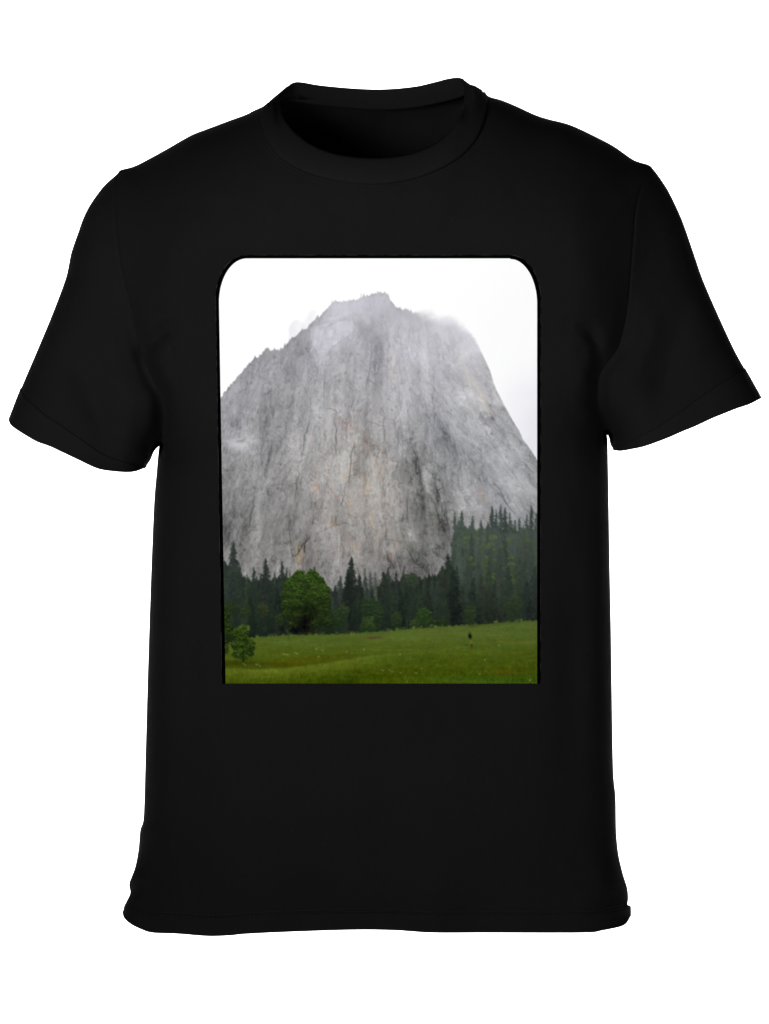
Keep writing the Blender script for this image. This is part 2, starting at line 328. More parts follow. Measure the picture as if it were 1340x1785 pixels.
    ftop = np.interp(xs, [370, 385, 400, 420, 440, 470, 500, 520, 560, 576, 590, 610, 640, 660, 700, 740, 765, 786, 791, 810, 835, 860, 885, 910, 936, 960],
                     [970, 972, 985, 1004, 1012, 1008, 1008, 1000, 1010, 1030, 1030, 1020, 1030, 1020, 1008, 1008, 1000, 985, 925, 920, 925, 920, 930, 925, 925, 925])
    ftop = ftop + 4 * nz(xs / 4, xs * 0, 101) + 3 * nz(xs / 1.7, xs * 0, 102)
    fc = sst(-1.5, 1.5, Y - ftop[None, :])
    right = sst(770, 800, X)
    up = sst(1075, 930, Y)
    darkc = np.array([26, 32, 26.]) + up[..., None] * np.array([14, 17, 14.])
    hill = np.array([38, 48, 36.]) + up[..., None] * np.array([18, 22, 16.]) + (7 * fbm(X / 8, Y / 8, 109, 3) * up)[..., None] * np.array([.9, 1.1, .4])
    fcol = darkc * (1 - right[..., None]) + hill * right[..., None]
    fcol = fcol + (9 * fbm(X / 3, Y / 4, 103, 4, .7))[..., None] * np.array([.8, 1, .6])
    C.c = C.c * (1 - fc[..., None]) + fcol * fc[..., None]

    def leafy(x, y, rx, ryy, col, hi, seed, k=1.0, trunk=False):
        """rounded broadleaf crown: clumps lit from above"""
        sl = C.win(x - rx * 1.4, y - ryy * 1.4, x + rx * 1.4, y + ryy * 1.4); Xs, Ys = X[sl], Y[sl]
        if Xs.size == 0: return
        r = np.hypot((Xs - x) / rx, (Ys - y) / ryy)
        edge = 1 + .30 * fbm(Xs / 9, Ys / 9, seed, 3) + .16 * nz(Xs / 2.4, Ys / 2.4, seed + 5)
        cv = sst(.09, -.10, r - edge * .93 + .10 * nz(Xs / 1.4, Ys / 1.4, seed + 3))
        cell = fbm(Xs / (6 * k), Ys / (5 * k), seed + 9, 3, .6)
        cell2 = fbm(Xs / (6 * k), (Ys + 3 * k) / (5 * k), seed + 9, 3, .6)
        lit = np.clip((cell - cell2) * .8 + .5 * cell + .34 - .55 * (Ys - y) / ryy * .9 + .3 * nz(Xs / 1.6, Ys / 1.6, seed + 12), 0, 1)
        c_ = np.array(col, float) + lit[..., None] * (np.array(hi, float) - np.array(col, float))
        c_ = c_ + (4 * nz(Xs / 1.2, Ys / 1.2, seed + 20))[..., None]
        c3 = (cv * (1 - .25 * sst(.3, .9, Ys * 0 + (Ys - y) / ryy)))[..., None]
        C.c[sl] = C.c[sl] * (1 - c3) + c_ * c3

    def conifer(x, top, bot, hw, col, seed, a=1.0, pw=.7):
        """spired crown, whorls of drooping boughs"""
        sl = C.win(x - hw * 1.5 - 2, top - 2, x + hw * 1.5 + 2, bot); Xs, Ys = X[sl], Y[sl]
        if Xs.size == 0: return
        t = np.clip((Ys - top) / (bot - top), 0, 1)
        side = np.where(Xs < x, 0, 40)
        w = hw * (t ** pw) * (1 - .18 * sst(.8, 1, t))
        tier = nz(Ys / 3.4 + side, Ys * 0, seed) * .30 + nz(Ys / 9 + side, Ys * 0, seed + 2) * .26
        w = w * (1 + tier) + .5 + 1.6 * nz(Ys / 1.5 + side, Xs / 3, seed + 1) * sst(0, .15, t)
        d = np.abs(Xs - x - .6 * nz(Ys / 12, Ys * 0, seed + 3)) - w
        cv = sst(1.5, -1.7, d + 1.2 * nz(Xs / 1.3, Ys / 1.3, seed + 9)) * sst(top - 1, top + 1.5, Ys)
        gaps = 1 - .6 * sst(.1, .7, nz(Xs / 2, Ys / 1.8, seed + 4)) * sst(-w * .9, 0, d)
        cv = cv * gaps * a
        tex = 19 * fbm(Xs / 2.4, (Ys - np.abs(Xs - x) * .6) / 1.7, seed + 6, 3, .7) + 6 * nz((Xs - x) / 5, Ys / 5, seed + 7) - 5 * sst(.45, 1, t)
        tex += 4 * (x - Xs) / max(hw, 1)
        v_ = nz(np.array([x * 1.7]), np.array([top * .9]), 5)[0]
        c_ = np.array(col, float) * (1 + .16 * v_) + np.array([3, 2, -2.]) * v_ + tex[..., None] * np.array([.75, 1.0, .55])
        c3 = cv[..., None]
        C.c[sl] = C.c[sl] * (1 - c3) + c_ * c3

    # slope at right: broadleaf scrub between hazy firs, with scree showing
    for k in range(120):
        x = 790 + R() * 148; y = 925 + R() * 120
        g = R(); u_ = np.clip((1060 - y) / 130, 0, 1)
        col = np.array([46, 60, 40]) + u_ * np.array([12, 12, 18]); hi = np.array([70, 92, 50]) + g * np.array([16, 14, 4]) + u_ * np.array([6, 4, 14])
        leafy(x, y, 5 + 6 * R(), 4 + 5 * R(), col, hi, 300 + k, .45)
    for (x, y, a, b) in [(815, 955, 5, 8), (820, 948, 3, 3), (826, 962, 4, 3), (925, 984, 8, 3), (916, 978, 5, 3), (930, 990, 4, 4), (806, 940, 2, 4)]:
        C.blob(x, y, a, b, (34, 30, 38), 1.4, 1, int(x))
    hz = [(793, 890, 970, 7), (799, 903, 980, 6), (805, 889, 965, 8), (823, 898, 950, 7), (838, 906, 985, 9), (850, 909, 990, 9), (857, 881, 960, 7), (865, 888, 965, 7),
          (873, 879, 975, 9), (880, 884, 965, 8), (889, 893, 980, 9), (897, 906, 975, 7), (905, 903, 990, 11), (918, 897, 985, 7), (926, 880, 990, 9), (935, 892, 985, 9), (862, 905, 985, 8),
          (912, 915, 990, 8), (881, 905, 990, 9)]
    for i, (x, t, b, w) in enumerate(hz):
        conifer(x, t, b + 10, w, (56, 66, 61), 500 + i * 11, .9)
    for k in range(95):
        x = 800 + R() * 138; y = 938 + R() * 108; u_ = np.clip((1060 - y) / 130, 0, 1)
        if R() < .35: x = 838 + R() * 60; y = 985 + R() * 60
        leafy(x, y, 4 + 6 * R(), 3 + 5 * R(), np.array([40, 52, 36]) + u_ * np.array([14, 15, 14]), np.array([66, 84, 44]) + R() * np.array([14, 16, 0]) + u_ * np.array([4, 4, 12]), 3300 + k * 3, .5)
    for (x, y, a, b) in [(817, 957, 4, 7), (822, 950, 3, 3), (925, 984, 8, 3), (916, 978, 5, 3), (931, 992, 4, 4)]:
        C.blob(x, y, a, b, (30, 26, 32), 1.4, 1, int(x))
    for k in range(36):
        x = 792 + R() * 146; t_ = 908 + 100 * R() ** .8; lo = t_ > 960; c0 = (42 if lo else 48) + 6 * rs.randn()
        conifer(x, t_, t_ + 60 + 40 * R(), 6 + 5 * R(), (c0, c0 + 9, c0 + 2), 4000 + k * 5, .85)
        for _ in range(3):
            x = 800 + R() * 138; y = t_ + 25 + 50 * R()
            leafy(x, y, 3 + 5 * R(), 3 + 4 * R(), (42, 54, 36), (70 + 12 * R(), 90 + 12 * R(), 48), 4400 + k * 3, .5)
    md = [(800, 930, 1050, 13, (54, 66, 58)), (812, 945, 1060, 12, (54, 65, 57)), (840, 945, 1050, 10, (54, 68, 54)), (870, 950, 1060, 11, (52, 64, 54)), (925, 940, 1050, 11, (50, 60, 54)),
          (835, 960, 1080, 12, (50, 58, 52)), (796, 985, 1090, 14, (44, 53, 46)), (815, 975, 1088, 15, (43, 52, 45)), (905, 962, 1085, 18, (46, 55, 46)), (852, 968, 1089, 14, (42, 50, 40)),
          (886, 985, 1086, 12, (46, 56, 44)), (932, 985, 1082, 14, (42, 50, 44)), (837, 1000, 1088, 13, (38, 45, 38)), (868, 985, 1087, 10, (46, 52, 44)), (880, 1008, 1086, 15, (34, 43, 37)), (862, 1010, 1088, 10, (38, 47, 38)),
          (918, 1010, 1084, 13, (41, 51, 41)), (805, 1020, 1090, 14, (36, 44, 37)), (824, 1010, 1089, 14, (32, 40, 34)), (848, 1025, 1088, 12, (37, 46, 36)), (897, 1022, 1085, 14, (42, 54, 40))]
    for i, (x, t, b, w, c_) in enumerate(md): conifer(x, t, b, w, c_, 700 + i * 13, .88)
    # valley-floor stand, left to right, far ones first
    lf = [(430, 1000, 1112, 9, (44, 52, 47)), (447, 1004, 1110, 9, (42, 50, 45)), (478, 996, 1108, 9, (45, 53, 47)), (487, 1003, 1108, 8, (42, 50, 45)), (500, 988, 1100, 6, (52, 58, 54)),
          (505, 994, 1100, 5, (54, 60, 56)), (548, 988, 1060, 9, (46, 56, 50)), (540, 990, 1060, 6, (56, 62, 58)),
          (387, 960, 1115, 13, (44, 52, 47)), (396, 985, 1115, 12, (40, 49, 43)), (407, 942, 1112, 20, (36, 44, 41)), (418, 985, 1112, 14, (38, 48, 38)), (442, 988, 1112, 12, (36, 45, 39)),
          (454, 1000, 1112, 12, (32, 41, 36)), (463, 973, 1110, 17, (35, 42, 37)), (474, 1010, 1110, 14, (30, 38, 34)), (492, 977, 1109, 13, (37, 44, 40)), (434, 1005, 1112, 12, (36, 48, 34)), (484, 1025, 1110, 14, (26, 33, 28)),
          (593, 1002, 1104, 14, (46, 54, 49)), (584, 1020, 1104, 12, (44, 52, 47)), (577, 1028, 1104, 10, (44, 50, 46)), (636, 990, 1080, 7, (62, 69, 65)), (645, 995, 1080, 7, (62, 69, 65)), (654, 997, 1080, 6, (66, 72, 68)),
          (612, 970, 1104, 20, (33, 40, 32)), (606, 992, 1104, 16, (33, 40, 32)), (626, 1000, 1104, 15, (32, 39, 31)),
          (676, 988, 1098, 13, (46, 53, 47)), (690, 993, 1098, 9, (52, 60, 54)), (720, 1000, 1096, 16, (46, 58, 46)), (712, 1008, 1096, 14, (46, 56, 47)), (740, 1003, 1095, 12, (46, 56, 48)), (753, 1000, 1094, 11, (48, 57, 50)),
          (763, 1000, 1094, 11, (46, 55, 48)), (668, 996, 1098, 18, (32, 39, 31)), (684, 1010, 1098, 12, (34, 42, 34)), (703, 993, 1098, 15, (36, 43, 35)), (728, 1005, 1096, 16, (34, 42, 33)), (745, 1025, 1095, 14, (32, 40, 32)),
          (781, 964, 1092, 21, (36, 44, 35)), (771, 985, 1092, 17, (37, 45, 37)), (790, 990, 1091, 16, (34, 42, 33))]
    for i, (x, t, b, w, c_) in enumerate(lf): conifer(x, t, b, w, c_, 1000 + i * 17, .92)
    for k in range(70):
        x = 388 + R() * 400; m_ = float(meadow(x)); t_ = m_ - 92 + 52 * R()
        if 486 < x < 580: t_ += 20
        c0 = 31 + 11 * R()
        conifer(x, t_, m_, 6 + 6 * R(), (c0, c0 + 8 + 3 * R(), c0 - 1), 5000 + k * 5, .8)
    # gloom under the boughs
    mm = meadow(X)
    gl = sst(46, 8, mm - Y) * (Y > 1030) * (.35 + .3 * nz(X / 8, Y / 12, 131)) * .5
    C.c = C.c * (1 - np.clip(gl, 0, .6)[..., None]) + np.array([18, 24, 17.]) * np.clip(gl, 0, .6)[..., None]
    for (x, y, h) in [(865, 1078, 16), (867, 1080, 10), (908, 1076, 14), (915, 1076, 10), (902, 1077, 10), (843, 1080, 8), (800, 1084, 8), (929, 1073, 10), (709, 1088, 12), (463, 1096, 10)]:
        C.stroke([(x, y - h / 2), (x + .4, y + h / 2)], 1.3, (20, 13, 11), 1.0, False)
    # broadleaf bushes and the big oak
    bs = [(428, 1066, 10, 12, (34, 46, 26), (52, 68, 36)), (458, 1064, 9, 15, (36, 46, 28), (54, 66, 38)), (488, 1080, 9, 12, (30, 44, 24), (48, 66, 32)), (404, 1060, 10, 16, (30, 42, 26), (44, 58, 32)),
          (588, 1078, 16, 22, (28, 44, 26), (48, 70, 38)), (600, 1066, 9, 10, (32, 46, 28), (54, 72, 40)), (572, 1085, 14, 20, (26, 40, 22), (42, 60, 30)), (645, 1060, 17, 22, (28, 44, 26), (46, 70, 42)), (648, 1088, 15, 15, (36, 54, 28), (60, 86, 44)),
          (636, 1094, 10, 9, (30, 44, 24), (50, 70, 34)), (660, 1075, 10, 20, (28, 42, 26), (46, 66, 40)), (690, 1080, 10, 18, (30, 44, 26), (48, 66, 38)), (739, 1076, 14, 18, (32, 50, 24), (54, 80, 38)), (722, 1088, 8, 9, (34, 52, 26), (62, 84, 46)),
          (760, 1084, 12, 8, (28, 42, 24), (46, 62, 34)), (820, 1072, 11, 19, (34, 48, 30), (50, 68, 38)), (717, 1012, 15, 13, (40, 52, 40), (56, 72, 50)), (896, 1058, 16, 22, (36, 48, 34), (52, 68, 44)), (774, 1086, 8, 7, (30, 42, 24), (46, 60, 34))]
    for i, (x, y, a, b, c1, c2) in enumerate(bs): leafy(x, y, a * 1.1, b, np.array(c1) * .95, np.array(c2) * np.array([.98, .9, .95]), 1900 + i * 7, .7)
    leafy(532, 1068, 39, 42, (23, 29, 17), (36, 50, 21), 2103, .7)
    leafy(532, 1038, 40, 38, (27, 40, 16), (42, 64, 20), 2107, .7)
    for i, (x, y, a, b) in enumerate([(521, 1005, 13, 13), (544, 1005, 13, 13), (534, 1012, 14, 12), (559, 1014, 8, 10), (504, 1020, 13, 13), (520, 1024, 14, 11), (548, 1024, 14, 11), (566, 1028, 10, 10), (500, 1038, 11, 12),
                                       (524, 1040, 15, 10), (545, 1037, 18, 8), (563, 1042, 14, 12), (572, 1050, 7, 12), (497, 1055, 9, 12), (512, 1052, 10, 10), (566, 1062, 9, 10), (500, 1072, 9, 9), (516, 1074, 8, 7), (535, 1071, 7, 5), (560, 1078, 10, 9), (508, 1090, 9, 8), (548, 1088, 9, 9), (572, 1086, 9, 9)]):
        k_ = min(1., max(0., (y - 1000) / 85.))
        leafy(x, y, a, b, (25 - 2 * k_, 38 - 8 * k_, 15), (62 - 18 * k_, 93 - 32 * k_, 26 - 2 * k_), 2200 + i * 9, .55)
    for (x, y, a, b) in [(538, 1056, 10, 7), (522, 1060, 6, 5), (546, 1066, 9, 9), (528, 1034, 5, 3), (545, 1015, 5, 3), (512, 1014, 4, 4), (535, 1022, 6, 2.5), (510, 1063, 6, 3), (556, 1054, 7, 4), (530, 1086, 7, 10), (514, 1100, 11, 5)]:
        C.blob(x, y, a, b, (-9, -16, -3), 1.5, .7, int(x))
    C.blob(536, 1080, 16, 22, (-6, -10, -4), 1.6, .7, 3)
    C.blob(520, 1096, 22, 8, (-14, -20, -8), 1.6, .5, 4)
    C.stroke([(533, 1060), (531, 1085), (532, 1108)], 4.5, (-7, -11, -4), 3.0, False)
    C.stroke([(539, 1070), (537, 1106)], 3, (-5, -9, -3), 3.0, False)
    for k in range(90):
        a_ = R() * 6.28; r_ = R() ** .5
        x = 532 + 38 * r_ * math.cos(a_); y = 1036 + 40 * r_ * math.sin(a_)
        C.blob(x, y, 1.5 + 2.4 * R(), .8 + 1.0 * R(), (10, 15, 3), 1.2)
    # ---- mist lying across the forest
    fh = (.08 * sst(1080, 960, Y) + .16 * sst(780, 830, X) * sst(1060, 900, Y)) * fc
    C.c = C.c * (1 - fh[..., None]) + np.array([118, 124, 118.]) * fh[..., None]

    # ---- meadow
    mcov = sst(-1, 1, Y - meadow(X) + 1.3 * nz(X / 2.5, Y * 0, 141))
    dn = np.clip((Y - 1085) / 107, 0, 1)
    g = np.stack([np.interp(dn, [0, .2, .5, .8, 1], v_) for v_ in ([78, 80, 71, 61, 60], [95, 96, 86, 74, 74], [42, 38, 21, 10, 8])], -1)
    g += (sst(640, 900, X) * sst(.75, 1, dn))[..., None] * np.array([-4, 6, 6.])
    wy2 = Y + 4 * nz(X / 60, Y / 60, 143)
    g += (7 * fbm(X / 60, wy2 / 5, 145, 3))[..., None] * np.array([1, .9, .5])
    # long swells of the ground
    cl = np.interp(xs, [370, 393, 450, 500, 560, 620, 680, 760, 860, 960], [1164, 1166, 1168, 1165, 1158, 1148, 1140, 1133, 1128, 1125])[None, :]
    g += (sst(-3, 1, Y - cl) * sst(26, 3, Y - cl) * sst(760, 560, X))[..., None] * np.array([20, 20, 12.])
    g -= (np.exp(-((Y - cl + 9) / 7) ** 2) * sst(700, 560, X))[..., None] * np.array([2, 8, 5.])
    g += (np.exp(-((Y - cl + 10) / 6) ** 2 - ((X - 520) / 60) ** 2))[..., None] * np.array([7, 1, -1.])
    g -= (np.exp(-((Y - 1188 + (X - 600) * .08) / 10) ** 2 - ((X - 600) / 70) ** 2))[..., None] * np.array([12, 12, 8.])
    g -= (sst(6, 0, Y - meadow(X)) * .4)[..., None] * np.array([14, 14, 8])
    near = sst(1090, 1190, Y)
    g += (5 * (1 - near) * nz(X / 1.3, Y / 1.1, 147) + 11 * near * nz(X / 1.1 + .3 * nz(X / 7, Y / 7, 140), Y / 3.4, 148) + 4 * nz(X / 4, Y / 2, 149) + 10 * near * fbm(X / 6, Y / 8, 150, 3) + 5 * fbm(X / 14, Y / 4, 155, 3))[..., None] * np.array([.8, 1, .35])
    g += (8 * sst(.3, .8, fbm(X / 26, Y / 3.2, 151, 3)))[..., None] * np.array([1.2, .1, -.3])
    g += (9 * sst(.2, .7, fbm(X / 40, Y / 4, 157, 3)))[..., None] * np.array([.2, .7, .9])
    C.c = C.c * (1 - mcov[..., None]) + g * mcov[..., None]
    C.blob(655, 1111.5, 14, 2.4, (-3, -26, 2), 2); C.blob(640, 1112, 20, 1.3, (0, -12, 0), 1.5); C.blob(643, 1112.5, 9, 2.2, (-2, -12, 2), 1.5)
    for (x, y, a, b, d) in [(866, 1119, 22, .9, (22, 6, 4)), (910, 1120, 26, 1.4, (16, 0, 0)), (806, 1091, 12, 1, (0, -14, -4)), (825, 1092, 8, 1.6, (-8, -20, -8)), (850, 1091.5, 10, 1, (0, -14, 0)),
                            (863, 1118, 4, 1.6, (-22, -6, -6)), (855, 1118.5, 6, 1, (-12, -8, 0)), (898, 1126, 4, 2, (-14, -4, 4)), (895, 1110, 5, 1, (-12, -10, 0)), (880, 1172, 26, 3, (14, 0, 2)), (740, 1096, 50, 1.0, (8, -6, 0)),
                            (690, 1133, 60, 1.2, (8, 8, 8)), (700, 1112, 50, 1.0, (10, 10, 10)), (500, 1120, 30, 1.2, (4, 6, 12)), (560, 1125, 30, 1.5, (3, 5, 12)), (450, 1170, 50, 6, (8, 6, 6))]:
        C.blob(x, y, a, b, d, 1.2)
    for k in range(26):
        x = 455 + R() * 480; y = meadow(x) + R() * 2.5 - .5
        C.blob(x, y, 1.5 + 3 * R(), 1 + R(), (-8, 4, -6), 1.4)
    # fringe of bright grass at the foot of the trees
    for k in range(70):
        x = 395 + R() * 540; y = float(meadow(x)) - 1 - 2 * R()
        C.blob(x, y, 1 + 3 * R(), 1 + 1.6 * R(), (20, 28, 6) if R() < .7 else (18, 14, 4), 1.4)
    # sapling, young pine, and the dark tree at the left border
    C.stroke([(503, 1100), (502.5, 1108), (503, 1118)], 1.4, (-12, -15, -6), 1.2, False)
    for k in range(22): C.blob(503 + rs.randn() * 4, 1084 + R() * 28, 1.5 + 1.5 * R(), 1 + R(), (-5, -5, -3) if R() < .4 else (11, 15, 5), 1.4)
    leafy(389, 1078, 12, 28, (22, 34, 14), (44, 62, 22), 2401, .8)
    leafy(392, 1105, 15, 26, (20, 30, 12), (48, 66, 22), 2411, .8)
    leafy(390, 1133, 9, 8, (28, 40, 14), (56, 74, 26), 2421, .6)
    sh = np.exp(-((X - 416) / 34) ** 2 - ((Y - 1155) / 4.5) ** 2) * .45
    C.c = C.c * (1 - sh[..., None]) + np.array([34, 40, 10.]) * sh[..., None]
    leafy(424, 1097, 13, 11, (36, 50, 16), (84, 104, 42), 2431, .7)
    for i, (x, y, a, b) in enumerate([(411, 1104, 9, 12), (422, 1113, 12, 14), (412, 1125, 10, 9), (427, 1127, 14, 9), (438, 1122, 7, 9), (416, 1139, 13, 8), (433, 1138, 12, 8), (424, 1146, 12, 5), (436, 1128, 8, 10)]):
        leafy(x, y, a, b, (22, 34, 9), (62, 84, 26), 2500 + i * 7, .5)
    for k in range(120):
        x = 424 + rs.randn() * 11; y = 1104 + R() * 44
        C.stroke([(x, y), (x + rs.randn() * 1.6, y - 2.6)], .9, (17, 23, 6) if R() < .55 else (-12, -15, -5), .9)
    C.stroke([(423.5, 1136), (424, 1154)], 2.0, (-26, -32, -12), 1.0, False)
    # the lone young tree in the meadow
    for (x, y, a, b) in [(819, 1106, 3.2, 4.6), (820, 1111, 3, 4), (818, 1109, 2.6, 3.6)]: C.blob(x, y, a, b, (-34, -40, -14), 1.8)
    C.blob(821, 1119, 1.6, 3, (34, 8, 10), 1.6); C.blob(822, 1126, 1.8, 4, (-24, -34, -12), 1.6)
    C.blob(812, 1124, 3.2, 1.9, (-14, -26, -8), 1.5, 1); C.blob(816, 1122, 2, 1, (20, 4, 4), 1.3)
    # blossoms
    fl = [(494, 1140), (497, 1141), (501, 1141), (515, 1138), (518, 1140), (555, 1144.5), (604, 1136), (427, 1159), (424, 1157), (449, 1159), (453, 1161), (446, 1158), (562, 1134), (551, 1131), (634, 1132),
          (665, 1168), (668, 1169), (679, 1168), (683, 1171), (698, 1173), (735, 1165.5), (725, 1173.5), (709, 1188), (836, 1175), (924, 1185), (923, 1187), (845, 1150), (697, 1141), (391, 1127), (870, 1125), (414, 1141)]
    for (x, y) in fl: C.blob(x, y, 1.2, .9, (78, 78, 84), 1.6)
    for k in range(60):
        x = 395 + R() * 540; y = 1115 + 74 * R(); C.blob(x, y, .8, .7, (26, 24, 26), 1.4)
    for (x, y) in [(426, 1163), (451, 1164), (395, 1165), (460, 1163)]: C.blob(x, y, 5, 2.6, (-18, -4, 6), 1.6, .6, int(x))
    P_ = np.pad(C.c, ((1, 1), (1, 1), (0, 0)), 'edge')
    P_ = (P_[:-2] + P_[2:] + 5 * P_[1:-1]) / 7
    C.c = (P_[:, :-2] + P_[:, 2:] + 5 * P_[:, 1:-1]) / 7
    return np.clip(C.c, 2, 254)

# ---------------------------------------------------------------- helpers
def P(px, py, y):
    """world point that stands at depth y on the sight line of a photo position"""
    k = (CAMD + y) / CAMD
    return np.stack([(px - 670) * S * k, y + 0 * px, (892.5 - py) * S * k], -1)

def mesh_obj(name, verts, faces, mat, parent=None, smooth=True, colors=None):
    me = bpy.data.meshes.new(name)
    verts = np.asarray(verts, np.float32).reshape(-1, 3); faces = np.asarray(faces, np.int32)
    nf, k = faces.shape
    me.vertices.add(len(verts)); me.vertices.foreach_set('co', verts.ravel())
    me.loops.add(nf * k); me.loops.foreach_set('vertex_index', faces.ravel())
    me.polygons.add(nf); me.polygons.foreach_set('loop_start', np.arange(0, nf * k, k, dtype=np.int32))
    me.update(calc_edges=True); me.validate()
    me.polygons.foreach_set('use_smooth', np.full(len(me.polygons), smooth))
    if colors is not None:
        ca = me.color_attributes.new('ink', 'FLOAT_COLOR', 'POINT')
        ca.data.foreach_set('color', np.c_[colors.reshape(-1, 3), np.ones(len(verts))].astype(np.float32).ravel())
    me.materials.append(mat)
    o = bpy.data.objects.new(name, me); COL.objects.link(o)
    if parent: o.parent = parent
    return o

def grid_faces(nr, nc, flip=False, wrap=False):
    i = np.arange(nr * nc).reshape(nr, nc)
    if wrap: i = np.hstack([i, i[:, :1]])
    a, b, c, d = i[:-1, :-1], i[:-1, 1:], i[1:, 1:], i[1:, :-1]
    f = np.stack([a, d, c, b] if not flip else [a, b, c, d], -1).reshape(-1, 4)
    return f

def thick(o, t, offset=0):
    m = o.modifiers.new('thickness', 'SOLIDIFY'); m.thickness = t; m.offset = offset; return o

# ---------------------------------------------------------------- materials
def new_mat(name):
    m = bpy.data.materials.new(name); m.use_nodes = True
    nt = m.node_tree; b = nt.nodes['Principled BSDF']; return m, nt, b

def knit(name, base, rib=False):
    m, nt, b = new_mat(name); N = nt.nodes.new; L = nt.links.new
    tc = N('ShaderNodeTexCoord')
    n1 = N('ShaderNodeTexNoise'); n1.inputs['Scale'].default_value = 7; n1.inputs['Detail'].default_value = 4
    L(tc.outputs['Object'], n1.inputs['Vector'])
    n2 = N('ShaderNodeTexNoise'); n2.inputs['Scale'].default_value = 420; n2.inputs['Detail'].default_value = 2
    L(tc.outputs['Object'], n2.inputs['Vector'])
    add = N('ShaderNodeMath'); add.operation = 'MULTIPLY_ADD'; add.inputs[1].default_value = .35
    L(n2.outputs['Fac'], add.inputs[0]); L(n1.outputs['Fac'], add.inputs[2])
    rmp = N('ShaderNodeMapRange'); rmp.inputs['From Min'].default_value = .35; rmp.inputs['From Max'].default_value = 1.0
    rmp.inputs['To Min'].default_value = base * .86; rmp.inputs['To Max'].default_value = base * 1.16
    L(add.outputs[0], rmp.inputs['Value'])
    cmb = N('ShaderNodeCombineColor')
    for i, g in enumerate((1.0, .985, .99)):
        mu = N('ShaderNodeMath'); mu.operation = 'MULTIPLY'; mu.inputs[1].default_value = g
        L(rmp.outputs['Result'], mu.inputs[0]); L(mu.outputs[0], cmb.inputs[i])
    L(cmb.outputs[0], b.inputs['Base Color'])
    b.inputs['Roughness'].default_value = .95; b.inputs['Specular IOR Level'].default_value = .02
    # fine jersey wales, 1.1 mm apart (2 mm for the rib of the neckband)
    wv = N('ShaderNodeTexWave'); wv.wave_type = 'BANDS'; wv.bands_direction = 'X'
    wv.inputs['Scale'].default_value = 150 if rib else 280; wv.inputs['Distortion'].default_value = .6; wv.inputs['Detail'].default_value = 1
    L(tc.outputs['Object'], wv.inputs['Vector'])
    bp = N('ShaderNodeBump'); bp.inputs['Strength'].default_value = .25 if rib else .12; bp.inputs['Distance'].default_value = .0003
    L(wv.outputs['Fac'], bp.inputs['Height'])
    bp2 = N('ShaderNodeBump'); bp2.inputs['Strength'].default_value = .15; bp2.inputs['Distance'].default_value = .0004
    L(n2.outputs['Fac'], bp2.inputs['Height']); L(bp.outputs['Normal'], bp2.inputs['Normal'])
    L(bp2.outputs['Normal'], b.inputs['Normal'])
    return m

M_BODY = knit('black_jersey', .0073)
M_RIB = knit('black_rib_knit', .0080, True)
M_HEM = knit('black_hem', .0076)
M_THREAD, _, b_ = new_mat('black_thread'); b_.inputs['Base Color'].default_value = (.012, .012, .012, 1); b_.inputs['Roughness'].default_value = .8; b_.inputs['Specular IOR Level'].default_value = .1
M_INK, nt, b_ = new_mat('printed_ink')
at = nt.nodes.new('ShaderNodeAttribute'); at.attribute_name = 'ink'; nt.links.new(at.outputs['Color'], b_.inputs['Base Color'])
b_.inputs['Roughness'].default_value = .9; b_.inputs['Specular IOR Level'].default_value = 0
M_EDGE, nt, b_ = new_mat('black_ink'); b_.inputs['Base Color'].default_value = (.0004, .0004, .0004, 1); b_.inputs['Roughness'].default_value = .9; b_.inputs['Specular IOR Level'].default_value = 0
nn = nt.nodes.new('ShaderNodeTexNoise'); nn.inputs['Scale'].default_value = 300
mr = nt.nodes.new('ShaderNodeMapRange'); mr.inputs['To Min'].default_value = .0002; mr.inputs['To Max'].default_value = .0008
nt.links.new(nn.outputs['Fac'], mr.inputs['Value']); nt.links.new(mr.outputs['Result'], b_.inputs['Base Color'])
M_PAPER, nt, b_ = new_mat('white_paper'); b_.inputs['Base Color'].default_value = (.88, .88, .88, 1); b_.inputs['Roughness'].default_value = .9; b_.inputs['Specular IOR Level'].default_value = 0
nn = nt.nodes.new('ShaderNodeTexNoise'); nn.inputs['Scale'].default_value = 4
mr = nt.nodes.new('ShaderNodeMapRange'); mr.inputs['To Min'].default_value = .87; mr.inputs['To Max'].default_value = .9
nt.links.new(nn.outputs['Fac'], mr.inputs['Value']); nt.links.new(mr.outputs['Result'], b_.inputs['Base Color'])

# ---------------------------------------------------------------- white paper backdrop: wall sweeping into floor
prof = [(5.0, 3.2), (5.0, -1.0)] + [(5.0 - 1.2 * (1 - math.cos(a)), -1.0 - 1.2 * math.sin(a)) for a in np.linspace(.1, math.pi / 2, 12)] + [(-1.0, -2.2)]
V = [(x, y, z) for (y, z) in prof for x in np.linspace(-5.5, 5.5, 12)]
bd = mesh_obj('backdrop', V, grid_faces(len(prof), 12), M_PAPER); bd['kind'] = 'structure'

